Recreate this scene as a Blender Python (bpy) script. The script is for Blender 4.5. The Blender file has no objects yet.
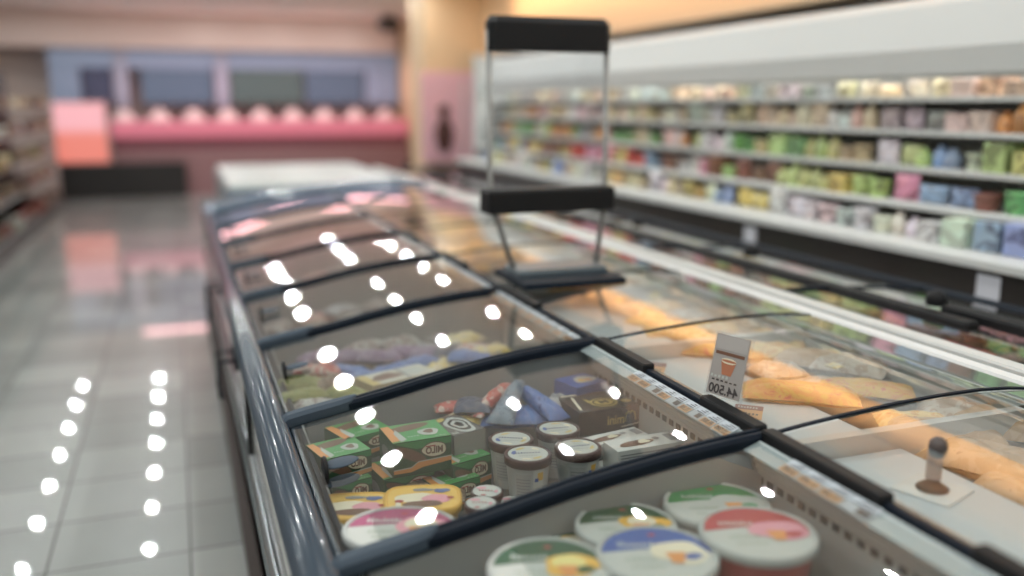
import bpy, math, random
from mathutils import Vector, Matrix, Euler
PI = math.pi
C = bpy.context.scene.collection
random.seed(7)

# ------------------------------------------------------------------ camera, light, exposure
F = 900.0; CAMH = 1.5
RX = Vector((.93848806, -.34531169, 0)); UX = Vector((.06916636, .18798033, .97973436)); FX = Vector((.33831373, .919469, -.20030125))
cd = bpy.data.cameras.new('camera'); cam = bpy.data.objects.new('camera', cd); C.objects.link(cam)
M_ = Matrix((RX, UX, -FX)).transposed().to_4x4(); M_.translation = Vector((0, 0, CAMH)); cam.matrix_world = M_
cd.sensor_width = 36; cd.lens = F * 36 / 1024; cd.clip_start = .05; cd.clip_end = 100
cd.dof.use_dof = True; cd.dof.focus_distance = 1.95; cd.dof.aperture_fstop = .80
sc = bpy.context.scene; sc.camera = cam
sc.view_settings.view_transform = 'Standard'; sc.view_settings.look = 'None'; sc.view_settings.gamma = 1
sc.view_settings.use_curve_mapping = False; sc.view_settings.exposure = 0.0
sc.cycles.sample_clamp_indirect = 40; sc.cycles.max_bounces = 8; sc.cycles.transparent_max_bounces = 24
sc.cycles.caustics_reflective = False; sc.cycles.caustics_refractive = False
w = bpy.data.worlds.new('world'); sc.world = w; w.use_nodes = True
w.node_tree.nodes['Background'].inputs[0].default_value = (.8, .8, .8, 1); w.node_tree.nodes['Background'].inputs[1].default_value = .3
CEIL = 3.0
LAMP_W = 5.2            # each ceiling downlight
def area(name, loc, rot, sx, sy, power, col, parent=None, spread=180):
    d = bpy.data.lights.new(name, 'AREA'); d.shape = 'RECTANGLE'; d.size = sx; d.size_y = sy; d.energy = power; d.color = col; d.spread = math.radians(spread)
    o = bpy.data.objects.new(name, d); C.objects.link(o); o.location = loc; o.rotation_euler = rot; o.parent = parent; return o
def at(px, py, z):
    "point of the horizontal plane z seen at that pixel"
    r = RX * (px - 512) + UX * (288 - py) + FX * F
    r *= (z - CAMH) / r.z
    return Vector((r.x, r.y, z))

# ------------------------------------------------------------------ materials
MATS = {}
def mat(name, col, rough=.5, metal=0, emit=None, es=1, coat=0, spec=.5, trans=0):
    if name in MATS: return MATS[name]
    m = bpy.data.materials.new(name); m.use_nodes = True; b = m.node_tree.nodes['Principled BSDF']
    b.inputs['Base Color'].default_value = (*col, 1); b.inputs['Roughness'].default_value = rough; b.inputs['Metallic'].default_value = metal
    b.inputs['Specular IOR Level'].default_value = spec
    if coat: b.inputs['Coat Weight'].default_value = coat; b.inputs['Coat Roughness'].default_value = .04
    if emit: b.inputs['Emission Color'].default_value = (*emit, 1); b.inputs['Emission Strength'].default_value = es
    MATS[name] = m; return m
def nodes(m): return m.node_tree.nodes, m.node_tree.links
def glass_mat(name, tint=(.9, .93, .92), fac=1.7, rough=0.0):
    m = bpy.data.materials.new(name); m.use_nodes = True; n, l = nodes(m); n.clear()
    out = n.new('ShaderNodeOutputMaterial'); mix = n.new('ShaderNodeMixShader'); t = n.new('ShaderNodeBsdfTransparent'); g = n.new('ShaderNodeBsdfGlossy')
    fr = n.new('ShaderNodeFresnel'); fr.inputs[0].default_value = 1.5; mu = n.new('ShaderNodeMath'); mu.operation = 'MULTIPLY'; mu.inputs[1].default_value = fac; mu.use_clamp = True
    t.inputs[0].default_value = (*tint, 1); g.inputs[0].default_value = (1, 1, 1, 1); g.inputs['Roughness'].default_value = rough
    ge = n.new('ShaderNodeNewGeometry'); mr = n.new('ShaderNodeMapRange'); mr.inputs['To Min'].default_value = 1.5; mr.inputs['To Max'].default_value = 1 / 1.5
    l.new(ge.outputs['Backfacing'], mr.inputs['Value']); l.new(mr.outputs[0], fr.inputs[0])      # a thin pane reflects alike from both sides
    l.new(fr.outputs[0], mu.inputs[0]); l.new(mu.outputs[0], mix.inputs[0]); l.new(t.outputs[0], mix.inputs[1]); l.new(g.outputs[0], mix.inputs[2]); l.new(mix.outputs[0], out.inputs[0])
    MATS[name] = m; return m
GLASS = glass_mat('lid_glass'); CLEAR = glass_mat('clear_acrylic', (.95, .96, .97), 1.6)
def printed(name, cols, scale=12, rough=.35, dist=1.0, obj_tint=False, detail=2):
    "printed film or carton: patches of ink in the given colours"
    m = bpy.data.materials.new(name); m.use_nodes = True; n, l = nodes(m); b = n['Principled BSDF']
    tc = n.new('ShaderNodeTexCoord'); no = n.new('ShaderNodeTexNoise'); no.inputs['Scale'].default_value = scale; no.inputs['Detail'].default_value = detail
    no.inputs['Distortion'].default_value = dist
    oi = n.new('ShaderNodeObjectInfo'); ad = n.new('ShaderNodeVectorMath'); ad.operation = 'ADD'; sc_ = n.new('ShaderNodeVectorMath'); sc_.operation = 'SCALE'
    sc_.inputs[0].default_value = (13, 7, 5); l.new(oi.outputs['Random'], sc_.inputs['Scale']); l.new(tc.outputs['Object'], ad.inputs[0]); l.new(sc_.outputs[0], ad.inputs[1]); l.new(ad.outputs[0], no.inputs['Vector'])
    rp = n.new('ShaderNodeValToRGB'); rp.color_ramp.interpolation = 'CONSTANT'; el = rp.color_ramp.elements
    k = len(cols)
    while len(el) < k: el.new(.5)
    for i, c in enumerate(cols):
        el[i].position = 0 if i == 0 else .34 + .32 * (i - 1) / max(1, k - 2) ; el[i].color = (*c, 1)
    l.new(no.outputs['Fac'], rp.inputs[0])
    if obj_tint:
        mx = n.new('ShaderNodeMix'); mx.data_type = 'RGBA'; mx.blend_type = 'MULTIPLY'; mx.inputs[0].default_value = 1
        l.new(rp.outputs[0], mx.inputs[6]); l.new(oi.outputs['Color'], mx.inputs[7]); l.new(mx.outputs[2], b.inputs['Base Color'])
    else: l.new(rp.outputs[0], b.inputs['Base Color'])
    b.inputs['Roughness'].default_value = rough
    MATS[name] = m; return m

FRAME = mat('frame_dark_blue', (.007, .012, .021), .5, spec=.12)
RAIL = mat('rail_blue_grey', (.05, .07, .095), .2, coat=.3)
CAP = mat('cap_blue_grey', (.06, .08, .105), .6, spec=.15)
BLACK = mat('black_plastic', (.010, .010, .011), .5, spec=.2)
CHROME = mat('brushed_metal', (.36, .39, .41), .22, 1)
PANEL = mat('front_panel_grey', (.27, .28, .27), .15, coat=.5)
LINER = mat('liner_grey', (.40, .42, .41), .45)
LINERD = mat('liner_divider', (.28, .29, .28), .4)
WHITE = mat('white_enamel', (.74, .75, .75), .35)
BOARDM = mat('white_board', (.50, .54, .56), .4)
SLOT = mat('slot_dark', (.03, .03, .03), .6)
BROWNK = mat('kick_brown', (.05, .035, .03), .4)

# ------------------------------------------------------------------ mesh builder
class MB:
    def __init__(s): s.v = []; s.f = []; s.m = []; s.sm = []; s.mats = []
    def mi(s, m):
        if m not in s.mats: s.mats.append(m)
        return s.mats.index(m)
    def add(s, vs, fs, m, smooth=False, M=None):
        o = len(s.v); k = s.mi(m)
        s.v += [tuple(M @ Vector(p)) if M else tuple(p) for p in vs]
        for f in fs: s.f.append([i + o for i in f]); s.m.append(k); s.sm.append(smooth)
        return s
    def box(s, a, b, m, M=None, top=None, r=0):
        x0, y0, z0 = a; x1, y1, z1 = b
        if r:   # chamfered vertical and top edges
            q = [(x0 + r, y0), (x1 - r, y0), (x1, y0 + r), (x1, y1 - r), (x1 - r, y1), (x0 + r, y1), (x0, y1 - r), (x0, y0 + r)]
            cx, cy = (x0 + x1) / 2, (y0 + y1) / 2
            qi = [(x + (r * .6 if x < cx else -r * .6), y + (r * .6 if y < cy else -r * .6)) for x, y in q]
            vs = [(x, y, z0) for x, y in q] + [(x, y, z1 - r) for x, y in q] + [(x, y, z1) for x, y in qi]
            fs = [list(range(7, -1, -1)), list(range(16, 24))]
            for k in (0, 8):
                for i in range(8): j = (i + 1) % 8; fs.append([k + i, k + j, k + 8 + j, k + 8 + i])
            return s.add(vs, fs, m, False, M)
        vs = [(x0, y0, z0), (x1, y0, z0), (x1, y1, z0), (x0, y1, z0), (x0, y0, z1), (x1, y0, z1), (x1, y1, z1), (x0, y1, z1)]
        fs = [[3, 2, 1, 0], [0, 1, 5, 4], [1, 2, 6, 5], [2, 3, 7, 6], [3, 0, 4, 7], [4, 5, 6, 7]]
        s.add(vs, fs, m, False, M); 
        if top: s.m[-1] = s.mi(top)
        return s
    def lathe(s, prof, m, n=32, M=None, sx=1, sy=1, sq=0, cap=True):
        "profile [(r,z)] round z; sq>0 squares the outline"
        vs = []; fs = []
        for r, z in prof:
            for i in range(n):
                a = 2 * PI * i / n; c, q = math.cos(a), math.sin(a); k = 1
                if sq: k = 1 / (abs(c) ** sq + abs(q) ** sq) ** (1 / sq)
                vs.append((r * k * c * sx, r * k * q * sy, z))
        for j in range(len(prof) - 1):
            for i in range(n): i2 = (i + 1) % n; fs.append([j * n + i, j * n + i2, j * n + n + i2, j * n + n + i])
        s.add(vs, fs, m, True, M)
        if cap:
            L = len(prof) - 1
            s.add([vs[i] for i in range(n)], [list(range(n - 1, -1, -1))], m, False, M)
            s.add([vs[L * n + i] for i in range(n)], [list(range(n))], m, False, M)
        return s
    def poly(s, pts, z, m, M=None): return s.add([(x, y, z) for x, y in pts], [list(range(len(pts)))], m, False, M)
    def blob(s, cx, cy, rx, ry, z, m, M=None, n=20, sd=0, am=0, rot=0):
        rn = random.Random(sd); ph = [rn.random() * 6 for _ in range(3)]; pts = []
        for i in range(n):
            a = 2 * PI * i / n; k = 1 + am * (math.sin(2 * a + ph[0]) + math.sin(3 * a + ph[1]) + .7 * math.sin(5 * a + ph[2])) / 2
            x, y = rx * k * math.cos(a), ry * k * math.sin(a)
            pts.append((cx + x * math.cos(rot) - y * math.sin(rot), cy + x * math.sin(rot) + y * math.cos(rot)))
        return s.poly(pts, z, m, M)
    def tube(s, pts, r, m, n=10, M=None, cap=True, flat=1):
        pts = [Vector(p) for p in pts]; vs = []; fs = []; rr = r if isinstance(r, (list, tuple)) else [r] * len(pts)
        for i, p in enumerate(pts):
            d = (pts[min(i + 1, len(pts) - 1)] - pts[max(i - 1, 0)]).normalized()
            u = Vector((0, 0, 1)) if abs(d.z) < .95 else Vector((1, 0, 0)); a = d.cross(u).normalized(); b = a.cross(d)
            for k in range(n):
                t = 2 * PI * k / n; vs.append(p + a * math.cos(t) * rr[i] + b * math.sin(t) * rr[i] * flat)
        for i in range(len(pts) - 1):
            for k in range(n): k2 = (k + 1) % n; fs.append([i * n + k, i * n + k2, i * n + n + k2, i * n + n + k])
        if cap: fs += [list(range(n - 1, -1, -1)), [(len(pts) - 1) * n + k for k in range(n)]]
        return s.add(vs, fs, m, True, M)
    def sweep(s, path, prof, m, smooth=False, M=None, cap=True):
        "profile [(dx,dy,dz)...] carried along path points"
        n = len(prof); vs = [(p[0] + q[0], p[1] + q[1], p[2] + q[2]) for p in path for q in prof]; fs = []
        for i in range(len(path) - 1):
            for k in range(n): k2 = (k + 1) % n; fs.append([i * n + k, i * n + k2, i * n + n + k2, i * n + n + k])
        if cap: fs += [list(range(n - 1, -1, -1)), [(len(path) - 1) * n + k for k in range(n)]]
        return s.add(vs, fs, m, smooth, M)
    def grid(s, fn, nu, nv, m, M=None, smooth=True):
        vs = [fn(i / nu, j / nv) for i in range(nu + 1) for j in range(nv + 1)]
        fs = [[i * (nv + 1) + j, (i + 1) * (nv + 1) + j, (i + 1) * (nv + 1) + j + 1, i * (nv + 1) + j + 1] for i in range(nu) for j in range(nv)]
        return s.add(vs, fs, m, smooth, M)
    def text(s, body, size, m, M, mirror=True, bold=0, wid=None):
        "flat lettering in the local xy plane, mirrored as the photograph shows it, centred on the origin"
        cu = bpy.data.curves.new('t', 'FONT'); cu.body = body; cu.size = size; cu.offset = bold; cu.align_x = 'CENTER'; cu.align_y = 'CENTER'
        o = bpy.data.objects.new('t', cu); C.objects.link(o); bpy.context.view_layer.update()
        me = bpy.data.meshes.new_from_object(o.evaluated_get(bpy.context.evaluated_depsgraph_get()))
        kx = -1 if mirror else 1
        if wid:
            xs = [v.co.x for v in me.vertices]; kx *= wid / max(1e-6, max(xs) - min(xs))
        vs = [(v.co.x * kx, v.co.y, 0) for v in me.vertices]; fs = [list(p.vertices)[::(-1 if mirror else 1)] for p in me.polygons]
        s.add(vs, fs, m, False, M); bpy.data.objects.remove(o); bpy.data.curves.remove(cu); bpy.data.meshes.remove(me); return s
    def build(s, name, parent=None, loc=None, rot=None):
        me = bpy.data.meshes.new(name); me.from_pydata(s.v, [], s.f)
        for m in s.mats: me.materials.append(m)
        for i, p in enumerate(me.polygons): p.material_index = s.m[i]; p.use_smooth = s.sm[i]
        me.update(); o = bpy.data.objects.new(name, me); C.objects.link(o)
        if parent: o.parent = parent
        if loc is not None: o.location = loc
        if rot is not None: o.rotation_euler = rot
        return o
def T(x, y, z): return Matrix.Translation((x, y, z))
def R(a, ax): return Matrix.Rotation(a, 4, ax)
def tag(o, label, cat, group=None):
    o['label'] = label; o['category'] = cat
    if group: o['group'] = group
    return o
def thing(name, label, cat, loc=(0, 0, 0), rz=0, group=None):
    o = bpy.data.objects.new(name, None); C.objects.link(o); o.location = loc; o.rotation_euler = (0, 0, rz); o.empty_display_size = .1
    return tag(o, label, cat, group)
def struct(mb, name): o = mb.build(name); o['kind'] = 'structure'; return o
def dup(o, parent=None):
    c = o.copy(); C.objects.link(c)
    if parent: c.parent = parent; c.matrix_parent_inverse = Matrix()
    for ch in list(o.children): dup(ch, c)
    return c

# ------------------------------------------------------------------ room
def floor_mat():
    m = bpy.data.materials.new('floor_tiles'); m.use_nodes = True; n, l = nodes(m); b = n['Principled BSDF']
    tc = n.new('ShaderNodeTexCoord'); mp = n.new('ShaderNodeMapping'); br = n.new('ShaderNodeTexBrick')
    l.new(tc.outputs['Object'], mp.inputs[0]); l.new(mp.outputs[0], br.inputs[0]); mp.inputs['Location'].default_value = FLOORSHIFT
    br.offset = 0; br.inputs['Scale'].default_value = 1; br.inputs['Brick Width'].default_value = .447; br.inputs['Row Height'].default_value = .3785
    br.inputs['Mortar Size'].default_value = .0045; br.inputs['Mortar Smooth'].default_value = .2; br.inputs['Bias'].default_value = 0
    br.inputs['Color1'].default_value = (.22, .24, .23, 1); br.inputs['Color2'].default_value = (.37, .39, .375, 1); br.inputs['Mortar'].default_value = (.03, .03, .03, 1)
    no = n.new('ShaderNodeTexNoise'); no.inputs['Scale'].default_value = 3; l.new(tc.outputs['Object'], no.inputs[0])
    mx = n.new('ShaderNodeMix'); mx.data_type = 'RGBA'; mx.blend_type = 'OVERLAY'; mx.inputs[0].default_value = .12; l.new(br.outputs[0], mx.inputs[6]); l.new(no.outputs[0], mx.inputs[7])
    l.new(mx.outputs[2], b.inputs['Base Color']); b.inputs['Roughness'].default_value = .3
    b.inputs['Coat Weight'].default_value = .9; b.inputs['Coat Roughness'].default_value = 0
    return m
FLOORSHIFT = (.499 + .0, -.02, 0)
XL, XR, YB, YF = -3.6, 4.0, 17.6, -3.0
struct(MB().box((XL - .1, YF - .1, -.1), (XR + .1, YB + .1, 0), floor_mat()), 'floor')
CE = mat('ceiling_paint', (.86, .78, .74), .7)
WP = mat('wall_paint', (.45, .42, .40), .7); WB = mat('wall_back_paint', (.6, .5, .46), .7); WW = mat('wall_warm_paint', (.74, .55, .36), .6); WG = mat('wall_grey_paint', (.24, .23, .21), .6)
struct(MB().box((XL - .1, YF - .1, CEIL), (XR + .1, YB + .1, CEIL + .1), CE), 'ceiling')
struct(MB().box((XL - .1, YF, 0), (XL, YB, CEIL), WP), 'wall_left')
struct(MB().box((XR, YF, 0), (XR + .1, YB, CEIL), WW), 'wall_right')
struct(MB().box((XL - .1, YB, 0), (XR + .1, YB + .1, CEIL), WB), 'wall_back')
struct(MB().box((XL - .1, YF - .1, 0), (XR + .1, YF, CEIL), WP), 'wall_front')
struct(MB().box((XR - .06, YF, 0), (XR, 11.9, 2.12), WG), 'trim_1')
struct(MB().box((XR - .24, YF, 2.12), (XR, 11.9, 2.15), WW), 'shade_ledge')  # added ledge, keeps the warm strip's light off the grey wall below
struct(MB().box((3.16, 12.0, 0), (XR, 12.7, CEIL), WW), 'wall_pillar')
# back wall: pinkish bulkhead, blue fascia below it
struct(MB().box((XL, 16.7, 2.42), (3.9, YB, CEIL), mat('bulkhead_pink_grey', (.66, .53, .49), .7)), 'trim_2')
# added unseen strip lamp, warms the wall that the right lids reflect
cv = thing('wall_wash_helper', 'added unseen warm strip lamp under the ceiling, washing the wall above the fridge', 'lamp', (3.45, 5.0, CEIL))
MB().box((-.05, -6, -.07), (.05, 6, 0), WHITE, r=.01).build('housing', cv)
area('lamp', (.06, 0, -.06), (0, math.radians(-62), 0), .06, 11.5, 36, (1, .64, .34), cv, 75)

# ceiling downlights, a grid of round lamps
def downlight():
    t = thing('ceiling_downlight', 'round recessed downlight in the pinkish grey ceiling', 'lamp', (0, 0, CEIL), 0, 'round ceiling downlights in rows')
    MB().lathe([(.115, 0), (.118, -.006), (.095, -.012), (.088, -.004), (.088, .0)], WHITE, 28, cap=False).build('trim_ring', t)
    d = bpy.data.lights.new('lamp', 'AREA'); d.shape = 'DISK'; d.size = .045; d.energy = LAMP_W; d.color = (.96, 1, .98)
    o = bpy.data.objects.new('lamp', d); C.objects.link(o); o.parent = t; o.location = (0, 0, -.008)
    return t
dl = downlight(); first = True
for X in (-2.89, -1.72, -.55, .62, 1.79, 2.96):
    y = 9.3 - 1.05 * 11 + (.3 if X > 0 else 0)
    while y < 16.5:
        o = dl if first else dup(dl); first = False
        o.location = (X, y, CEIL); y += 1.05

# ------------------------------------------------------------------ island freezer
BAR0, BL = 1.353, .735
CURVE = [(.19, .757), (.25, .769), (.32, .781), (.43, .801), (.52, .820), (.61, .838), (.70, .852), (.80, .865), (.90, .874), (1.0, .881), (1.10, .892), (1.2, .901), (1.32, .909), (1.44, .913), (1.54, .913), (1.62, .908), (1.69, .899)]
def cz(x):
    for (a, za), (b, zb) in zip(CURVE, CURVE[1:]):
        if x <= b: return za + (zb - za) * (x - a) / (b - a)
    return CURVE[-1][1]
Y0, Y1 = -.12, 6.95
fz = thing('island_freezer', 'long island freezer with curved glass lids, blue grey rail and grey front panel', 'freezer', (0, 0, 0))
b = MB()
b.box((.150, Y0, .14), (.17, Y1, .735), PANEL).box((.13, Y0, .02), (1.72, Y1, .14), BROWNK).box((.15, Y0, .14), (1.72, Y1, .44), LINER)
b.box((1.69, Y0, .14), (1.74, Y1, .86), WHITE)
b.build('body', fz)
MB().box((.112, Y0, .10), (.150, Y1, .145), BROWNK, r=.004).build('kick_strip', fz)
b = MB(); pr = [(.028 * math.cos(a) * .8, 0, .045 * math.sin(a)) for a in [PI / 2 + PI * k / 12 for k in range(13)]]
b.sweep([(.150, Y0, .42), (.150, Y1, .42)], pr, CHROME, True); b.build('bumper_rail', fz)
# rounded top rail
b = MB(); pr = [(.135, 0, -.03), (.128, 0, .0)] + [(.165 + .037 * math.cos(a), 0, .012 + .034 * math.sin(a)) for a in [PI * (1 - k / 14) for k in range(15)]] + [(.205, 0, -.03)]
b.sweep([(0, Y0, .735), (0, Y1, .735)], pr, RAIL, True); b.build('top_rail', fz)
b = MB()
b.box((.205, Y0, .70), (.213, Y1, .752), RAIL).box((.213, Y0, .70), (.222, Y1, .742), BLACK).box((.222, Y0, .70), (.232, Y1, .750), FRAME)
b.build('lid_track', fz)
# inner wall on the label side with a row of air slots
b = MB()
b.box((1.003, Y0, .44), (1.03, Y1, .868), LINER)
for k in range(4): b.box((.990 - .006 * k, Y0, .814 + .013 * k), (1.003, Y1, .821 + .013 * k), LINER, r=.002)
b.box((.232, Y0, .44), (.245, Y1, .72), LINER)
y = .70
while y < 6.8: b.box((1.001, y, .790), (1.0035, y + .017, .803), SLOT); y += .0305
b.build('inner_wall', fz)
for k in range(-2, 8):
    b = MB(); yb = BAR0 + BL * k
    xs = [.245 + (1.002 - .245) * i / 12 for i in range(13)]
    b.sweep([(x, yb, 0) for x in xs], [(0, -.008, .44), (0, .008, .44), (0, .008, .5), (0, -.008, .5)], LINERD)
    vs = []; fs = []
    for x in xs: vs += [(x, yb - .01, .44), (x, yb - .01, cz(x) - .018), (x, yb + .01, cz(x) - .018), (x, yb + .01, .44)]
    for i in range(12):
        for q in range(3): fs.append([4 * i + q, 4 * i + 4 + q, 4 * i + 5 + q, 4 * i + 1 + q])
    b.add(vs, fs, LINERD); b.build('bay_divider', fz)
# price label rail: a strip leaning to the shopper
b = MB(); b.sweep([(.953, Y0, .866), (.953, Y1, .866)], [(0, 0, 0), (.036, 0, .013), (.034, 0, .016), (-.002, 0, .003)], mat('label_rail_clear', (.42, .47, .48), .15)); b.build('label_rail', fz)
LW = mat('label_white', (.42, .46, .50), .5); LO = mat('label_orange', (.62, .33, .14), .4); INK = mat('ink_dark', (.05, .04, .04), .5)
def price_label(y, wd, kind=0):
    b = MB(); M = T(.9515, y, .8712) @ R(math.atan2(.013, .036) * -1, 'Y')
    b.box((0, 0, 0), (.037, wd, .001), LW, M)
    if kind != 2: b.box((.001, .002, .001), (.017, wd - .002, .0014), LO, M)
    for q in range(3): b.box((.021 + q * .005, .005, .001), (.023 + q * .005, wd - .008 * (q + 1), .0013), INK, M)
    if kind != 2: b.text('%d.%d00' % (random.randint(11, 89), random.randint(0, 9)), .016, INK, M @ T(.009, wd / 2, .0018) @ R(-PI / 2, 'Z'), True, .0004, wid=wd * .75)
    else: b.box((.004, .004, .001), (.018, wd * .5, .0014), INK, M)
    return b
ylab = []
y = 1.015
for wd, k in ((.062, 2), (.052, 0), (.052, 0), (.045, 0)): ylab.append((y, wd, k)); y += wd + .003
y = 1.40
for wd, k in ((.05, 0), (.045, 0), (.04, 2), (.04, 0), (.045, 2), (.04, 0), (.045, 2), (.045, 1), (.045, 0)): ylab.append((y, wd, k)); y += wd + .002
y = 2.15
while y < 3.4: ylab.append((y, .05, 0)); y += .07
for y, wd, k in ylab: price_label(y, wd, k).build('price_label', fz)
# centre rail: thin black bar with thicker cover pieces
b = MB(); b.box((.998, Y0, .872), (1.016, Y1, .889), FRAME, r=.003).box((1.016, Y0, .862), (1.03, Y1, .884), CHROME); b.build('centre_rail', fz)
for a, c in ((.30, .86), (1.03, 1.345), (1.36, 1.56), (1.80, 2.07), (2.5, 2.81), (3.25, 3.55), (4.0, 4.28)):
    MB().box((.992, a, .880), (1.022, c, .901), BLACK, r=.004).build('rail_cover', fz)
# glass lids and cross bars
def bar(k, left=True):
    yb = BAR0 + BL * k; b = MB()
    xs = [p for p in CURVE if (p[0] <= 1.0 if left else p[0] >= 1.0)]
    if left:
        path = [(x, yb, z + .003) for x, z in xs]
        b.sweep(path, [(0, -.016, -.014), (0, -.017, .004), (0, -.012, .011), (0, -.004, .011), (0, -.002, .006), (0, .002, .006), (0, .004, .012), (0, .012, .012), (0, .017, .004), (0, .016, -.014)], FRAME)
    else:
        path = [(x, yb, z + .002) for x, z in xs]
        b.sweep(path, [(0, -.004, -.003), (0, -.004, .002), (0, .004, .002), (0, .004, -.003)], FRAME)
    o = b.build('cross_bar', fz)
    if left:
        e = MB(); n = 14; vs = []; fs = []
        x0, x1 = .172, .365
        for i in range(n + 1):
            x = x0 + (x1 - x0) * i / n; z = cz(max(.19, x)) + .006 - (.01 if x < .19 else 0)
            wd = .021 if i < n - 4 else .021 * math.sqrt(max(0.02, 1 - ((i - n + 4) / 4.2) ** 2))
            for dy, dz in ((-1, -.012), (-1, .008), (-.55, .016), (.55, .016), (1, .008), (1, -.012)): vs.append((x, yb + dy * wd, z + dz))
        for i in range(n):
            for q in range(6): q2 = (q + 1) % 6; fs.append([i * 6 + q, i * 6 + q2, i * 6 + 6 + q2, i * 6 + 6 + q])
        fs += [[5, 4, 3, 2, 1, 0], [n * 6 + q for q in range(6)]]
        e.add(vs, fs, CAP); e.build('end_cap', fz)
for k in range(-2, 8):
    bar(k, True); bar(k, False)
def lid(k, left):
    ya, yb = BAR0 + BL * k + .012, BAR0 + BL * (k + 1) - .012
    pts = [p for p in CURVE if (.2 < p[0] <= .99 if left else p[0] >= 1.09)]
    pts = ([(.205, cz(.205))] + pts + [(.995, .8805)]) if left else ([(1.02, .884)] + pts)
    # resample smoothly
    b = MB(); vs = []; fs = []; N = 28; xa, xb = pts[0][0], pts[-1][0]
    def sm(x): return sum(cz(min(max(x + d, .19), 1.69)) for d in (-.06, -.03, 0, .03, .06)) / 5
    xs = [xa + (xb - xa) * i / N for i in range(N + 1)]
    for x in xs: vs += [(x, ya, sm(x)), (x, yb, sm(x))]
    for i in range(N): fs.append([2 * i, 2 * i + 2, 2 * i + 3, 2 * i + 1])
    b.add(vs, fs, GLASS, True); g = b.build('glass_lid', fz)
    if left:   # grip: round plate at the edge with an oval fin above the glass, an oval below it
        h = MB(); yc = (ya + yb) / 2 + .02
        h.lathe([(.028, -.004), (.03, 0), (.028, .004)], BLACK, 20, T(.236, yc, cz(.24) + .004) @ R(PI / 2, 'Y'))
        for dz, ty in ((.012, .0), (-.022, -.012)):
            h.lathe([(.001, -.0025), (.03, -.002), (.033, 0), (.03, .002), (.001, .0025)], CAP, 24, T(.268, yc + ty, cz(.27) + dz) @ R(math.radians(-8), 'Y'), sx=1.15, sy=.8, cap=False)
        h.build('lid_grip', g)
for k in range(-2, 7): lid(k, True); lid(k, False)
# grey double rail on the far long side
MB().box((1.695, Y0, .862), (1.735, Y1, .905), WHITE, r=.006).build('side_rail', fz)
# black strap hanging on the front and hook frames
b = MB(); b.box((.138, 2.68, .39), (.150, 2.71, .70), BLACK, r=.003); b.build('front_strap', fz)
# end cap of the island: bluish curved hood
ENDM = mat('end_hood_blue', (.14, .19, .26), .2, coat=.5)
b = MB()
xs = [.14 + 1.58 * i / 24 for i in range(25)]
b.sweep([(x, 0, (cz(min(max(x, .19), 1.69)) + .01)) for x in xs], [(0, 6.5, -.06), (0, 6.5, .01), (0, 6.75, .03), (0, 6.98, .0), (0, 7.0, -.08)], ENDM, True)
b.box((.14, 6.95, .1), (1.72, 7.0, .82), PANEL); b.build('end_hood', fz)

# hook frame on the front, hanging baskets bracket
hk = thing('bag_hook', 'dark metal hoop bracket fixed low on the grey freezer front above the floor tiles', 'hook', (.138, 3.25, .60))
MB().tube([(0, 0, .0), (-.05, 0, .0), (-.055, 0, -.01), (-.055, 0, -.13), (-.045, .02, -.14), (-.045, .12, -.14), (-.055, .14, -.13), (-.055, .14, 0), (0, .14, 0)], .006, FRAME, 8).build('hoop', hk)
MB().box((0, -.02, -.03), (.012, .17, .02), FRAME, r=.003).build('mount_plate', hk)
hk2 = dup(hk); hk2.location = (.138, 4.3, .66); hk2['label'] = 'second dark hoop bracket on the freezer front, farther along toward the black counter'

# ------------------------------------------------------------------ white tray boards in the right half
for i, (ya, yb_) in enumerate(((.64, 1.335), (1.372, 2.07), (2.11, 2.80))):
    b = MB(); b.box((1.035, ya, .800), (1.325, yb_, .822), BOARDM, r=.004)
    o = b.build('tray_board'); o.location.z = 0
    tag(o, ['flat white board under the near right glass lid, holding the grey post', 'flat white board under the second right glass lid, beside the clear ticket holder', 'flat white board under the third right glass lid, farthest of the boards'][i], 'board', 'white boards in the island freezer')
    MB().box((1.05, ya, .44), (1.31, yb_, .800), LINER).build('support', o)
# right half inner liner and dividers
for k in range(-2, 8):
    yb_ = BAR0 + BL * k; MB().box((1.03, yb_ - .012, .44), (1.69, yb_ + .012, .86), mat('right_divider', (.5, .49, .47), .35)).build('bay_divider', fz)
MB().box((1.665, Y0, .44), (1.69, Y1, .86), LINER).build('right_inner_wall', fz)

# ------------------------------------------------------------------ goods helpers
TILT = math.atan2(RX.y, RX.x)      # the camera's right, about z
c_ = lambda *a: a
BR = mat('ink_brown', (.16, .075, .045), .4); GOLD = mat('ink_gold', (.55, .42, .12), .35); CREAM = mat('ink_cream', (.72, .66, .5), .45)
WHT = mat('ink_white', (.48, .50, .47), .45); YEL = mat('ink_yellow', (.72, .42, .07), .4); RED = mat('ink_red', (.40, .04, .045), .4); PNK = mat('ink_pink', (.68, .3, .36), .4)
GRN = mat('ink_green', (.03, .24, .07), .35); GRL = mat('ink_light_green', (.06, .30, .08), .4); GRD = mat('ink_dark_green', (.012, .07, .025), .4); BLU = mat('ink_blue', (.035, .09, .32), .4)
MAG = mat('ink_magenta', (.33, .04, .13), .4); ORG = mat('ink_orange', (.68, .28, .08), .4); DKB = mat('carton_dark', (.018, .013, .012), .4); LIDW = mat('lid_white', (.46, .48, .46), .4)
CUPW = mat('cup_clear_white', (.46, .47, .45), .3); LIDB = mat('lid_brown', (.045, .014, .013), .45); GREYI = mat('ink_grey', (.25, .25, .25), .5)
def scribble(b, x0, x1, y, h, m, z, n=9, M=None):
    "a row of small unreadable strokes"
    w_ = (x1 - x0) / n
    for i in range(n):
        x = x0 + w_ * i; t = h * (.6 + .4 * random.random()); b.poly([(x, y), (x + w_ * .62, y), (x + w_ * .62, y + t), (x + w_ * .1, y + t)], z, m, M)
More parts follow.
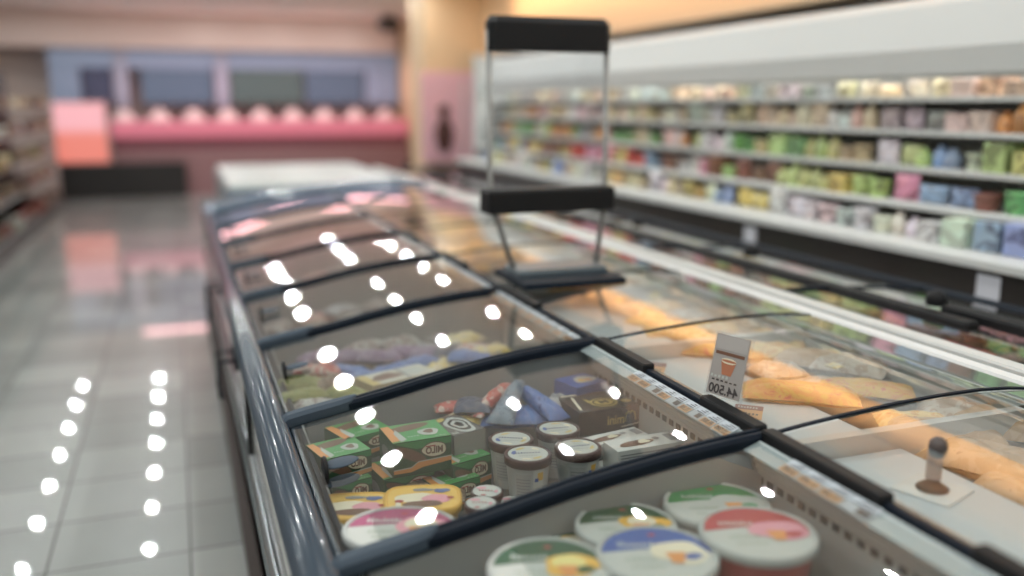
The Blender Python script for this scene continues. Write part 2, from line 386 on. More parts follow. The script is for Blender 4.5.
def tub(px, py, z, colour, name_label, r=.095, h=.10, fruit=YEL, side=None, extra=None, rz=0, sy=1):
    p = at(px, py, z); t = thing('ice_cream_tub', name_label, 'tub', (p.x, p.y, z - h), TILT + rz, None)
    sd = side or LIDW
    MB().lathe([(r * .80, 0), (r * .83, .004), (r * .93, h - .016), (r * .94, h - .012)], sd, 40, sy=sy).build('tub_body', t)
    b = MB(); b.lathe([(r * .97, h - .016), (r, h - .014), (r * 1.0, h - .003), (r * .97, h + .001), (r * .93, h + .001), (r * .92, h - .002)], LIDW, 44, sy=sy)
    zz = h - .0012; pts = []; A0, A1 = math.radians(2), math.radians(178)
    R_ = r * .9
    b.poly([(R_ * math.cos(a) , R_ * math.sin(a) * sy) for a in [2 * PI * i / 48 for i in range(48)]], zz - .0004, WHT)
    arc = [(R_ * math.cos(A0 + (A1 - A0) * i / 24), R_ * math.sin(A0 + (A1 - A0) * i / 24) * sy) for i in range(25)]
    low = [(-R_ + 2 * R_ * i / 12, (R_ * (.02 + .18 * math.sin(PI * i / 12))) * sy) for i in range(1, 12)]
    b.poly(arc + low, zz, colour)
    b.blob(0, R_ * .72 * sy, r * .07, r * .05, zz + .0004, RED)
    scribble(b, -R_ * .68, R_ * .0, R_ * .26 * sy, r * .17, WHT, zz + .0005)
    scribble(b, -R_ * .6, R_ * .0, -R_ * .25 * sy, r * .1, mat('ink_pale', (.30, .36, .28), .5), zz + .0003, 7)
    scribble(b, -R_ * .5, R_ * .1, -R_ * .5 * sy, r * .08, MATS['ink_pale'], zz + .0003, 8)
    b.blob(R_ * .42, R_ * .05, r * .48, r * .36, zz + .0008, fruit, sd=int(px), am=.14); b.blob(R_ * .62, -R_ * .1, r * .16, r * .12, zz + .001, colour, sd=4, am=.2)
    b.blob(R_ * .36, R_ * .16, r * .28, r * .22, zz + .0012, CREAM if not extra else extra, sd=3, am=.05)
    b.poly([(R_ * .15, R_ * .02), (R_ * .52, R_ * .02), (R_ * .44, -R_ * .36), (R_ * .24, -R_ * .36)], zz + .0016, ORG)
    b.build('lid', t); return t
def boxgoods(A, B_, Cc, z, h, side, top, label, cat='box', name='carton', art=None, group=None):
    "carton from three pixels of its top face: front left, front right, back left"
    a = at(*A, z); bb = at(*B_, z); c = at(*Cc, z); u = (bb - a); L = u.length; ang = math.atan2(u.y, u.x); D = (c - a).dot(Vector((-math.sin(ang), math.cos(ang), 0)))
    t = MB(); t.box((0, 0, -h), (L, D, 0), side, top=top)
    if art: art(t, L, D, h)
    o = t.build(name); o.location = a; o.rotation_euler = (0, 0, ang); return tag(o, label, cat, group)
def front(x, z): return T(x, -.0008, z) @ R(PI / 2, 'X')     # drawing plane on a carton's front face

# MILO cartons
def milo(t, L, D, h):
    Fm = front(0, 0)
    # front: dark green field with lighter sweep, ice cream bar, logo plate, orange swoosh
    t.poly([(0, -h), (L, -h), (L, -.0), (0, -.0)], 0, GRD, Fm)
    t.poly([(0, -h * .02), (L, -h * .02), (L, -h * .2), (L * .4, -h * .25)], .0003, GRN, Fm)
    t.blob(L * .30, -h * .40, L * .30, h * .15, .0006, BR, Fm, rot=-.5, sd=2, am=.03)
    t.blob(L * .70, -h * .33, L * .225, h * .22, .0006, BR, Fm, sd=5, am=.06, n=28); t.blob(L * .70, -h * .33, L * .21, h * .195, .0010, CREAM, Fm, sd=5, am=.06, n=28)
    t.text('MILO', h * .27, BR, Fm @ T(L * .70, -h * .35, .0014), True, .0009, wid=L * .30)
    t.poly([(L * .55, -h * .235), (L * .72, -h * .235), (L * .72, -h * .20), (L * .55, -h * .20)], .0015, RED, Fm)
    t.poly([(0, -h * .80), (L * .3, -h * .78), (L * .42, -h * .64), (L, -h * .6), (L, -h * .72), (L * .5, -h * .80), (L * .3, -h * .9), (0, -h * .9)], .0008, ORG, Fm)
    t.poly([(0, -h * .77), (L * .3, -h * .75), (L * .42, -h * .61), (L, -h * .57), (L, -h * .6), (L * .42, -h * .64), (L * .3, -h * .78), (0, -h * .8)], .0009, WHT, Fm)
    # top
    t.poly([(0, 0), (L, 0), (L, D), (0, D)], .0005, GRL)
    t.blob(L * .42, D * .74, L * .4, D * .16, .0009, BR, rot=.22, sd=4, am=.04)
    t.poly([(0, D * .05), (L * .22, D * .1), (L * .14, D * .95), (0, D * .95)], .001, ORG); t.poly([(L * .14, D * .0), (L * .26, D * .1), (L * .2, D * .7), (L * .13, D * .5)], .0013, WHT)
    t.blob(L * .70, D * .36, L * .17, D * .2, .0013, WHT, sd=8, am=.1, n=26); t.blob(L * .71, D * .38, L * .08, D * .12, .0016, BR, sd=1, am=.2)
    scribble(t, L * .3, L * .52, D * .2, D * .05, WHT, .0014, 4); scribble(t, L * .74, L * .95, D * .05, D * .03, WHT, .0014, 3)
    # side
    Sm = T(-.0008, 0, 0) @ R(-PI / 2, 'Z') @ R(PI / 2, 'X')
    t.poly([(-D, -h), (0, -h), (0, 0), (-D, 0)], 0, GRD, Sm); t.blob(-D * .5, -h * .5, D * .3, h * .2, .0005, GREYI, Sm)
boxgoods((393, 444), (451, 435), (378, 428), .790, .078, GRD, GRN, 'upright green MILO carton in the middle, tallest of the green cartons', art=milo, cat='carton')
boxgoods((453, 465), (491, 454), (435, 448), .722, .08, GRD, GRN, 'green MILO carton on the right, touching the brown lidded pints', art=milo, cat='carton')
boxgoods((324, 460), (371, 449), (316, 443), .755, .07, GRD, GRN, 'green MILO carton on the left, next to the lid grip', art=milo, cat='carton')
boxgoods((332, 486), (372, 477), (327, 472), .700, .07, GRD, GRN, 'green MILO carton in the lower layer, under the left green carton', art=milo, cat='carton')
boxgoods((384, 480), (434, 469), (376, 462), .705, .07, GRD, GRN, 'green MILO carton in the lower layer, directly under the tallest green carton', art=milo, cat='carton')
boxgoods((436, 488), (480, 476), (428, 472), .690, .07, GRD, GRN, 'green MILO carton in the lower layer, behind the small red and white cups', art=milo, cat='carton')
def swirl(t, L, D, h):
    for k, (rx, ry) in enumerate(((.36, .42), (.27, .31), (.2, .22), (.12, .13))): t.blob(L * .58, D * .45, L * rx, D * ry, .0005 + .0004 * k, (WHT, DKB)[k % 2], sd=2, am=.12, n=30)
    t.blob(L * .3, D * .85, L * .2, D * .07, .0006, GOLD, rot=.4)
    t.poly([(0, -h), (L, -h), (L, 0), (0, 0)], 0, mat('carton_grey', (.28, .28, .26), .5), front(0, 0))
    scribble(t, L * .05, L * .25, D * .05, D * .12, WHT, .0008, 3)
boxgoods((454, 436), (485, 428), (447, 416), .770, .05, GREYI, mat('carton_dark_grey', (.10, .09, .085), .4), 'dark grey carton with a white swirl drawing, behind the green cartons', art=swirl, cat='carton')
boxgoods((345, 440), (392, 428), (340, 424), .755, .06, GRD, GRN, 'green carton at the back of the MILO group, half hidden under the glass edge', art=milo, cat='carton')

# dark gold "mini" carton, blue carton, white cartons
def mini(t, L, D, h):
    Fm = front(0, 0)
    t.text('mini', h * .55, GOLD, Fm @ T(L * .57, -h * .5, .0006), True, .0003, wid=L * .26)
    t.tube([(L * .72, -.0016, -h * .62), (L * .73, -.0016, -h * .3), (L * .77, -.0016, -h * .2), (L * .80, -.0016, -h * .3), (L * .81, -.0016, -h * .2), (L * .86, -.0016, -h * .26), (L * .88, -.0016, -h * .6)], .0016, GOLD, 6)
    t.blob(L * .52, D * .36, L * .20, D * .24, .0006, GOLD, n=28); t.blob(L * .52, D * .36, L * .17, D * .2, .001, DKB, n=28); t.blob(L * .52, D * .36, L * .14, D * .16, .0013, GOLD, n=28)
    t.text('M', D * .26, DKB, T(L * .52, D * .36, .0017), True, .0008)
    t.blob(L * .85, D * .3, L * .08, D * .1, .0008, GOLD); t.poly([(L * .05, D * .1), (L * .09, D * .1), (L * .2, D * .8), (L * .16, D * .8)], .0007, CREAM)
    t.poly([(L * .3, D * .45), (L * .37, D * .3), (L * .35, D * .55), (L * .3, D * .7)], .0007, GOLD); t.poly([(L * .05, D * .9), (L * .3, D * .9), (L * .3, D * .96), (L * .05, D * .96)], .0007, CREAM)
    t.poly([(L * .66, -h * .8), (L * .96, -h * .72), (L * .96, -h * .76), (L * .66, -h * .84)], .0006, CREAM, Fm)
boxgoods((579, 413), (643, 404), (562, 396), .790, .060, DKB, mat('carton_black_brown', (.025, .02, .018), .4), 'black carton with gold mini lettering and an oval gold emblem', art=mini, cat='carton')
def bluebox(t, L, D, h):
    t.blob(L * .62, D * .5, L * .3, D * .3, .0006, WHT, sd=3, am=.15); t.blob(L * .5, D * .45, L * .1, D * .14, .001, YEL, sd=3, am=.2); t.blob(L * .68, D * .4, L * .1, D * .1, .0011, ORG, sd=6, am=.2)
    t.poly([(0, -h), (L, -h), (L, 0), (0, 0)], 0, BLU, front(0, 0)); t.poly([(0, -h * .5), (L * .5, -h * .8), (L, -h * .6), (L, -h), (0, -h)], .0006, mat('ink_light_blue', (.25, .32, .5), .4), front(0, 0))
boxgoods((577, 388), (607, 381), (564, 377), .810, .05, BLU, mat('carton_blue', (.04, .10, .36), .35), 'small blue carton with an ice cream picture, behind the black carton', art=bluebox, cat='carton')
boxgoods((535, 396), (566, 390), (530, 380), .755, .05, mat('carton_green_black', (.03, .04, .03), .4), mat('carton_dark_top', (.05, .055, .045), .4), 'plain dark carton left of the small blue carton, at the back of the bay', cat='carton')
def whitebar(t, L, D, h):
    t.blob(L * .38, D * .45, L * .26, D * .22, .0006, BR, rot=.08, sd=3, am=.04); t.blob(L * .5, D * .5, L * .08, D * .18, .001, CREAM, sd=3, am=.2); t.blob(L * .7, D * .6, L * .05, D * .12, .001, GREYI)
    for q in range(8): t.poly([(L * .04, -h * (.15 + .1 * q)), (L * .82, -h * (.15 + .1 * q)), (L * .82, -h * (.19 + .1 * q)), (L * .04, -h * (.19 + .1 * q))], .0005, GREYI, front(0, 0))
    t.poly([(L * .85, D * .2), (L * .97, D * .2), (L * .97, D * .8), (L * .85, D * .8)], .0006, GREYI); t.poly([(L * .86, -h * .9), (L * .97, -h * .9), (L * .97, -h * .1), (L * .86, -h * .1)], .0005, MATS['carton_grey'], front(0, 0))
CW = mat('carton_white', (.60, .60, .57), .45)
boxgoods((618, 452), (684, 441), (607, 441),   .790, .062, CW, CW, 'long white carton with a chocolate bar picture, nearest the slotted wall', art=whitebar, cat='carton')
boxgoods((590, 447), (648, 434), (582, 438), .770, .05, CW, CW, 'second long white carton with a chocolate bar picture, just behind the first', art=whitebar, cat='carton')
boxgoods((604, 474), (640, 466), (596, 462), .735, .05, CW, CW, 'white carton in the lower layer, beneath the two long white cartons', cat='carton')

# pint cups with brown lids
def pint(px, py, z, label, r=.050, h=.105):
    p = at(px, py, z); t = thing('ice_cream_pint', label, 'cup', (p.x, p.y, z - h), TILT + random.uniform(-.3, .3), 'pints with brown lids')
    b = MB(); b.lathe([(r * .74, 0), (r * .76, .003), (r * .93, h - .014), (r * .95, h - .012)], CUPW, 36)
    def wrap(a0, a1, z0, z1, m, dr=.0006):
        n = 8; vs = []; fs = []
        for i in range(n + 1):
            a = a0 + (a1 - a0) * i / n
            for zz in (z0, z1): rr = r * (.76 + .17 * zz / (h - .014)) + dr; vs.append((rr * math.cos(a), rr * math.sin(a), zz))
        for i in range(n): fs.append([2 * i, 2 * i + 2, 2 * i + 3, 2 * i + 1])
        b.add(vs, fs, m, True)
    wrap(-2.3, -1.55, .02, .075, mat('cup_print', (.38, .38, .36), .5)); wrap(-1.45, -.9, .012, .085, mat('cup_print_light', (.56, .55, .50), .5))
    wrap(-1.25, -.95, .06, .078, YEL, .001); wrap(-1.38, -1.2, .058, .066, BLU, .0012)
    for q in range(6): wrap(-2.25, -1.6, .027 + .007 * q, .0295 + .007 * q, GREYI, .001)
    b.build('cup', t)
    b = MB(); b.lathe([(r * .96, h - .019), (r * 1.0, h - .018), (r * 1.01, h - .003), (r * .98, h), (r * .86, h), (r * .85, h - .002)], LIDB, 40)
    zz = h - .001; b.poly([(r * .84 * math.cos(2 * PI * i / 40), r * .84 * math.sin(2 * PI * i / 40)) for i in range(40)], zz, WHT)
    for q in range(5):
        a = q * 1.3 + random.random(); b.blob(r * .6 * math.cos(a), r * .6 * math.sin(a), r * .2, r * .09, zz + .0004, (CREAM, GOLD, BLU, CREAM, GOLD)[q], sd=q, am=.2, rot=a + 1.5)
    scribble(b, -r * .55, r * .55, -r * .02, r * .16, mat('ink_navy', (.06, .07, .16), .4), zz + .0008, 9); scribble(b, -r * .4, r * .4, -r * .3, r * .07, GREYI, zz + .0008, 8)
    b.build('lid', t); return t
pint(558, 428, .788, 'brown lidded pint at the back, with a bright glare on its lid')
pint(511, 438, .780, 'brown lidded pint on the left, against the green carton')
pint(578, 446, .785, 'brown lidded pint on the right, beside the long white cartons')
pint(528, 453, .785, 'brown lidded pint in front, nearest the dark cross bar')
# small cups with dark lids and red white tops
def smallcup(px, py, z, label, r=.033, h=.045):
    p = at(px, py, z); t = thing('ice_cream_cup', label, 'cup', (p.x, p.y, z - h), TILT, 'small red and white topped cups')
    MB().lathe([(r * .7, 0), (r * .95, h - .01), (r * .96, h - .008)], LIDB, 28).build('cup', t)
    b = MB(); b.lathe([(r * .98, h - .012), (r, h - .01), (r, h - .002), (r * .95, h), (r * .88, h - .001)], LIDB, 32)
    b.poly([(r * .86 * math.cos(2 * PI * i / 32), r * .86 * math.sin(2 * PI * i / 32)) for i in range(32)], h + .0006, WHT)
    b.blob(-r * .35, r * .4, r * .3, r * .16, h + .001, PNK, sd=1, am=.1); b.blob(r * .55, -r * .1, r * .12, r * .2, h + .001, PNK, sd=2, am=.1); b.blob(-r * .2, -r * .6, r * .16, r * .1, h + .001, RED, sd=3, am=.1)
    scribble(b, -r * .5, r * .4, -r * .05, r * .16, RED, h + .0014, 5); b.build('lid', t)
smallcup(487, 491, .745, 'small dark cup with red and white top, the one touching the front pint')
smallcup(481, 503, .748, 'small dark cup with red and white top, nearest the yellow tub')
smallcup(512, 502, .700, 'small dark cup low in the bay, between the front pint and the dark bar')
# yellow squarish tubs
def yellowtub(px, py, z, label, s=.075):
    p = at(px, py, z); t = thing('ice_cream_tub', label, 'tub', (p.x, p.y, z - .08), TILT + .1, 'yellow squarish tubs')
    MB().lathe([(s * .85, 0), (s * .95, .066)], YEL, 40, sy=.78, sq=4).build('tub_body', t)
    b = MB(); b.lathe([(s, .062), (s * 1.03, .066), (s * 1.03, .078), (s * .98, .081), (s * .93, .081), (s * .92, .079)], YEL, 48, sy=.78, sq=4)
    z_ = .0795
    b.lathe([(s * .92, z_), (s * .001, z_)], mat('tub_yellow_top', (.74, .47, .10), .4), 48, sy=.78, sq=4, cap=False)
    b.blob(-s * .25, .0, s * .5, s * .28, z_ + .0004, CREAM, sd=4, am=.1, rot=.15); b.blob(s * .35, -s * .12, s * .38, s * .26, z_ + .0007, PNK, sd=5, am=.12)
    b.blob(0, -s * .42, s * .55, s * .18, z_ + .001, BR, sd=6, am=.12); b.blob(s * .5, s * .36, s * .2, s * .14, z_ + .001, mat('ink_navy_light', (.1, .14, .3), .4), sd=4, am=.2); b.blob(-s * .0, s * .45, s * .28, s * .09, z_ + .001, GREYI, sd=9, am=.2)
    b.blob(-s * .62, -s * .22, s * .12, s * .08, z_ + .0012, RED); b.blob(s * .72, -s * .1, s * .1, s * .06, z_ + .0013, RED)
    b.poly([(-s * .72, -s * .58), (-s * .55, -s * .58), (-s * .6, -s * .2), (-s * .7, -s * .2)], z_ + .001, CREAM)
    b.build('lid', t)
yellowtub(423, 497, .735, 'yellow squarish tub with ice cream picture, beside the small red topped cups')
yellowtub(354, 505, .728, 'yellow squarish tub with ice cream picture, under the lid grip')
yellowtub(343, 524, .70, 'yellow squarish tub low on the left, half covered by the magenta tub', .06)
tub(401, 527, .775, MAG, 'wide white tub with magenta lid band, in the near left corner', r=.103, h=.07, fruit=PNK, sy=.82)
# near bay tubs
redtub = tub(758, 531, .822, RED, 'round tub with red lid band and red side, stacked on a red tub', side=mat('tub_red', (.40, .05, .05), .35), fruit=PNK, extra=PNK)
p = at(758, 531, .822)
t2 = dup(redtub); t2.location.z -= .104; t2['label'] = 'round red sided tub underneath the red lidded tub, against the slotted wall'
tub(717, 503, .805, GRN, 'round white tub with a green lid band, behind the red lidded tub', fruit=WHT, extra=WHT)
tub(657, 553, .812, BLU, 'round tub with a blue lid band, between the red lidded and yellow fruit tubs', side=mat('tub_blue', (.05, .12, .3), .35), fruit=CREAM, r=.096)
tub(626, 524, .795, GRD, 'round white tub with yellow ice cream picture, behind the blue lidded tub', fruit=YEL, r=.088)
tub(549, 566, .808, GRD, 'round white tub with dark green lid band, left of the blue lidded tub', fruit=YEL, r=.095, extra=mat('ink_pale_yellow', (.75, .66, .25), .4))
tub(560, 543, .76, GRD, 'round white tub half hidden behind the dark green banded tub', fruit=YEL, r=.07)
tub(760, 590, .72, RED, 'round tub with red lid band at the bottom edge of the view', fruit=PNK)
tub(690, 600, .74, GRN, 'round tub with green lid band at the bottom edge of the view', fruit=YEL)

# ------------------------------------------------------------------ bags and sachets
BAGM = {
 'blue': printed('film_blue', [(.04, .09, .33), (.09, .17, .42), (.14, .2, .42), (.03, .05, .2)], 29, .35, 1.6, False, 5),
 'purple': printed('film_purple', [(.12, .07, .17), (.2, .12, .22), (.26, .2, .28), (.08, .05, .12)], 29, .35, 1.6, False, 5),
 'green': printed('film_green', [(.08, .13, .04), (.2, .22, .05), (.25, .24, .06), (.04, .10, .03)], 46, .35, 1.6, False, 5),
 'red': printed('film_red', [(.38, .04, .05), (.5, .12, .1), (.55, .45, .4), (.2, .03, .04)], 29, .35, 1.6, False, 5),
 'white': printed('film_white', [(.4, .4, .38), (.46, .46, .44), (.22, .16, .15), (.42, .38, .34)], 29, .35, 1.6, False, 5),
 'silver': printed('film_silver', [(.17, .22, .28), (.22, .27, .33), (.14, .18, .25), (.3, .34, .38)], 37, .35, 1.6, False, 5),
 'brown': printed('film_brown', [(.10, .07, .055), (.15, .10, .07), (.3, .22, .15), (.07, .05, .045)], 37, .35, 1.6, False, 5),
 'yellow': printed('film_yellow', [(.6, .42, .08), (.7, .55, .2), (.62, .55, .4), (.4, .2, .05)], 33, .35, 1.6, False, 5),
 'orange': printed('film_orange', [(.55, .2, .05), (.62, .33, .10), (.68, .48, .2), (.45, .12, .06)], 33, .35, 1.6, False, 5),
 'orangered': printed('film_orange_red', [(.45, .05, .03), (.55, .22, .04), (.55, .32, .05), (.48, .09, .05)], 27, .35, 1.6, False, 5),
 'tan': printed('film_tan', [(.34, .20, .10), (.40, .24, .12), (.46, .30, .18), (.27, .15, .08)], 18, .35, 1.6, False, 5),
 'pale': printed('film_pale', [(.40, .32, .25), (.46, .40, .34), (.36, .25, .18), (.5, .46, .42)], 25, .35, 1.6, False, 5),
 'dark': printed('film_dark', [(.05, .06, .09), (.08, .09, .14), (.12, .12, .15), (.04, .04, .06)], 29, .35, 1.6, False, 5),
 'grey': printed('film_grey', [(.3, .3, .31), (.4, .4, .4), (.24, .25, .27), (.46, .44, .42)], 29, .35, 1.6, False, 5),
}
def bagmesh(col, L, W, H, seed, taper=0):
    rn = random.Random(seed); ph = [rn.random() * 6.28 for _ in range(8)]; m = BAGM[col]; b = MB(); N, K = 22, 16
    def hgt(u, v):
        a = max(0, 1 - abs(2 * u - 1) ** 3.2); c = max(0, 1 - abs(2 * v - 1) ** 2.6)
        wr = 1 + .10 * math.sin(9 * u + 5 * v + ph[0]) + .08 * math.sin(17 * u - 11 * v + ph[1]) + .07 * math.sin(23 * v + 7 * u + ph[2])
        return H * .5 * (a * c) ** .6 * wr
    def xy(u, v):
        k = 1 - taper * u; e = .012 * L * math.sin(v * 40 + ph[3]) if u < .01 or u > .99 else 0
        pinch = 1 - .07 * math.sin(PI * u) ** 2 + .02 * math.sin(12 * u + ph[4])
        return ((u - .5) * L + e, (v - .5) * W * k * pinch)
    b.grid(lambda u, v: (*xy(u, v), hgt(u, v) + .001), N, K, m); b.grid(lambda u, v: (*xy(1 - u, v), -hgt(1 - u, v) * .7 - .001), N, K, m)
    b.grid(lambda u, v: (*xy(0, v), -.001 + .002 * u), 1, K, m); b.grid(lambda u, v: (*xy(1, 1 - v), -.001 + .002 * u), 1, K, m)
    return b
def bag(col, px, py, z, L, W, H, rz, label, cat='bag', name='frozen_bag', ry=0, rx=0, taper=0, group=None):
    o = bagmesh(col, L, W, H, int(px * 7 + py), taper).build(name); p = at(px, py, z); o.location = p; o.rotation_euler = (rx, ry, rz); return tag(o, label, cat, group)
G1 = 'ice creams in film behind the green cartons'
bag('silver', 510, 402, .790, .17, .07, .045, TILT + 1.25, 'tall silver blue cone wrapper leaning beside the red one', 'ice cream', 'ice_cream_cone', ry=-.35, taper=.6, group=G1)
bag('blue', 540, 404, .780, .17, .06, .045, TILT + 2.2, 'deep blue wrapper leaning right of the silver blue cone', 'ice cream', 'ice_cream_cone', ry=-.2, taper=.4, group=G1)
bag('red', 492, 400, .785, .16, .05, .035, TILT + .95, 'red wrapper leaning left of the silver blue cone', 'ice cream', 'ice_cream_cone', ry=-.25, taper=.4, group=G1)
bag('dark', 473, 407, .775, .09, .09, .04, TILT, 'dark round topped wrapper left of the red wrapper', 'ice cream', 'ice_cream_cone', group=G1)
bag('blue', 520, 418, .745, .20, .10, .05, TILT + .1, 'deep blue wrapper lying flat behind the left pint', 'ice cream', 'ice_cream_wrapper', group=G1)
bag('grey', 556, 404, .770, .08, .05, .04, TILT + 1.2, 'grey blue wrapper beside the black gold carton', 'ice cream', 'ice_cream_wrapper', group=G1)
bag('red', 455, 408, .765, .10, .05, .03, TILT + .2, 'red and white wrapper above the swirl carton at the back', 'ice cream', 'ice_cream_wrapper', group=G1)
bag('yellow', 470, 420, .745, .12, .08, .04, TILT + .4, 'yellow wrapper under the swirl carton', 'ice cream', 'ice_cream_wrapper', group=G1)
bag('brown', 430, 492, .66, .16, .1, .05, TILT, 'brown wrapper low beneath the yellow tubs', 'ice cream', 'ice_cream_wrapper')
# second bay, between the second and third bars
G2 = 'wrapped ice creams in the second bay'
rows = [('green', 302, 398, .735, 'gold flecked green bag nearest the second end cap'), ('white', 318, 408, .72, 'pale crumpled bag pressed against the second cross bar'), ('green', 348, 396, .735, 'green lettered bag in front of the blue wrappers'),
 ('green', 300, 385, .735, 'green bag with yellow bits below the second lid grip'), ('red', 318, 372, .745, 'small red and white pack beside the second lid grip'), ('brown', 333, 384, .73, 'brown wrapper between the green bags and the red pack'),
 ('blue', 345, 373, .735, 'blue wrapper right of the small red pack'), ('blue', 372, 380, .735, 'blue wrapper with a glare spot on it'), ('blue', 395, 372, .74, 'blue wrapper in the middle of the second bay'), ('blue', 418, 365, .745, 'blue wrapper left of the white lilac pack'),
 ('purple', 320, 358, .735, 'purple wrapper at the left end of the purple row'), ('purple', 350, 358, .74, 'purple wrapper second in the purple row'), ('purple', 380, 358, .74, 'purple wrapper under a glare spot in the purple row'), ('purple', 408, 354, .745, 'purple wrapper at the right end of the purple row'),
 ('white', 365, 348, .735, 'pale wrapper behind the purple row on the left'), ('white', 400, 344, .74, 'pale wrapper behind the purple row in the middle'), ('purple', 432, 355, .75, 'white and lilac pack standing right of the blue wrappers'), ('dark', 450, 352, .755, 'navy wrapper right of the white and lilac pack'),
 ('blue', 470, 358, .755, 'small bright blue wrapper against the second cross bar'), ('red', 476, 352, .76, 'small dark pink wrapper near the right end of the row'), ('yellow', 489, 353, .76, 'yellow wrapper at the right end of the row'),
 ('grey', 425, 337, .735, 'grey green wrapper in the back row of the second bay'), ('white', 448, 333, .74, 'pale wrapper last in the back row of the second bay'), ('grey', 385, 337, .73, 'grey wrapper left in the back row of the second bay'), ('yellow', 380, 395, .715, 'yellow pack under the blue wrappers')]
for i, (c, px, py, z, lb) in enumerate(rows): bag(c, px, py, z, .135, .07, .045, TILT + random.uniform(-.4, .9), lb, 'ice cream', 'ice_cream_wrapper', rx=random.uniform(-.15, .15), group=G2)
def creambox(t, L, D, h):
    t.blob(L * .35, D * .5, L * .2, D * .3, .0006, BR, sd=3, am=.3); t.blob(L * .75, D * .5, L * .14, D * .35, .0006, WHT, sd=7, am=.3); t.poly([(0, 0), (L * .13, 0), (L * .13, D), (0, D)], .0005, GOLD); t.poly([(L * .55, 0), (L * .6, 0), (L * .64, D), (L * .59, D)], .0008, GREYI)
boxgoods((373, 386), (438, 371), (370, 374), .765, .04, mat('carton_tan', (.42, .33, .2), .45), mat('carton_cream', (.56, .53, .45), .45), 'cream carton with brown pictures and gold ends, against the second cross bar', art=creambox, cat='carton')
# third bay onward: packs under each farther lid
names = {'yellow': 'yellow', 'white': 'white', 'purple': 'purple', 'brown': 'brown', 'red': 'red', 'grey': 'grey', 'blue': 'blue'}
bayn = {2: 'third', 3: 'fourth', 4: 'fifth', 5: 'sixth', 6: 'last'}
def grid_goods(k, nr, nc, pick_, place, noun, where, cat, name, grp, LWH):
    cols = [[pick_() for _ in range(nc)] for _ in range(nr)]
    for r_ in range(nr):
        for q in range(nc):
            c = cols[r_][q]; cn = {'orangered': 'red orange'}.get
            o = bagmesh(c, *LWH, k * 100 + r_ * 10 + q).build(name); o.location = place(r_, q); o.rotation_euler = (0, 0, random.uniform(-.9, .9) + (1.2 if noun == 'wrapper' else 0))
            a = ('right of a %s one' % cn(cols[r_][q - 1], cols[r_][q - 1])) if q else 'leftmost'
            d = ('behind a %s one' % cn(cols[r_ - 1][q], cols[r_ - 1][q])) if r_ else 'in front'
            tag(o, '%s %s %s, %s, %s' % (cn(c, c), noun, a, d, where), cat, grp)
for k in range(2, 7):
    ys = BAR0 + BL * (k - 1) + .09
    grid_goods(k, 4, 5 if k == 2 else 4, lambda: random.choice(['yellow', 'white', 'purple', 'brown', 'yellow', 'grey'] if k == 2 else ['brown', 'grey', 'red', 'white']),
        lambda r_, q: (.33 + .12 * q + random.uniform(-.02, .02), ys + .16 * r_, .66 + .021 * q + random.uniform(0, .02)), 'wrapper', 'under %s left lid' % bayn[k], 'ice cream', 'ice_cream_wrapper', 'wrapped ice creams under the %s left lid' % bayn[k], (.13, .09, .045))

# right half, bags on and beyond the boards
G3 = 'frozen food bags in the right half of the island'
bag('orangered', 800, 394, .832, .26, .13, .05, TILT - .25, 'orange and red bag lying on the second white board', group=G3)
bag('orangered', 865, 390, .825, .22, .12, .04, TILT - .3, 'red edged orange bag right of the first orange and red bag', group=G3)
bag('pale', 778, 372, .838, .12, .10, .05, TILT + .3, 'clear bag of pale round pieces behind the ticket holder', group=G3)
bag('silver', 762, 372, .830, .12, .05, .03, TILT - .8, 'blue white bag edge behind the ticket holder', group=G3)
bag('orange', 760, 352, .835, .20, .12, .05, TILT - .1, 'orange bag behind the clear bag of pale pieces', group=G3)
bag('tan', 815, 362, .832, .2, .12, .06, TILT - .5, 'tan bag with a yellow corner right of the orange bag', group=G3)
bag('pale', 850, 368, .835, .18, .12, .06, TILT - .6, 'pale crinkled bag with yellow triangles by the side rail', group=G3)
bag('yellow', 862, 352, .838, .05, .04, .012, TILT - .3, 'small bright yellow card on the pale crinkled bag', 'card', 'promo_card')
bag('yellow', 835, 366, .86, .035, .04, .01, TILT + .6, 'small yellow card standing left of the first yellow card', 'card', 'promo_card')
bag('orangered', 712, 352, .83, .16, .09, .04, TILT - .3, 'small red orange bag left of the ticket holder', group=G3)
bag('pale', 820, 385, .82, .14, .1, .03, TILT - .2, 'pale folded bag under the orange and red bag', group=G3)
bag('tan', 985, 462, .790, .26, .16, .07, TILT - .7, 'brown paper like bag beyond the near board', group=G3)
bag('tan', 945, 440, .795, .24, .16, .08, TILT - .2, 'brown bag behind the grey post', group=G3)
bag('orange', 915, 425, .80, .16, .12, .05, TILT - .2, 'golden brown bag left of the grey post beyond the board', group=G3)
bag('tan', 1010, 430, .80, .24, .16, .08, TILT - .4, 'large brown bag by the side rail at the right edge', group=G3)
bag('pale', 965, 415, .80, .2, .12, .06, TILT - .4, 'pale brown crumpled bag under the near right lid', group=G3)
bag('tan', 1030, 500, .78, .2, .14, .06, TILT - .8, 'brown bag at the right edge of the view near the board corner', group=G3)
for k in range(1, 6):
    ys = BAR0 + BL * k + .06; kn = {1: 'third', 2: 'fourth', 3: 'fifth', 4: 'sixth', 5: 'seventh'}[k]
    grid_goods(k + 20, 4, 3, lambda: random.choice(['orange', 'tan', 'yellow', 'pale', 'orangered', 'tan', 'orange']),
        lambda r_, q: ((1.38 + .12 * q if k < 3 else 1.15 + .2 * q), ys + .165 * r_, .80 + random.uniform(0, .02)), 'bag', 'under %s right lid' % kn, 'bag', 'frozen_bag', 'frozen food bags under the %s right lid' % kn, (.19, .13, .06))

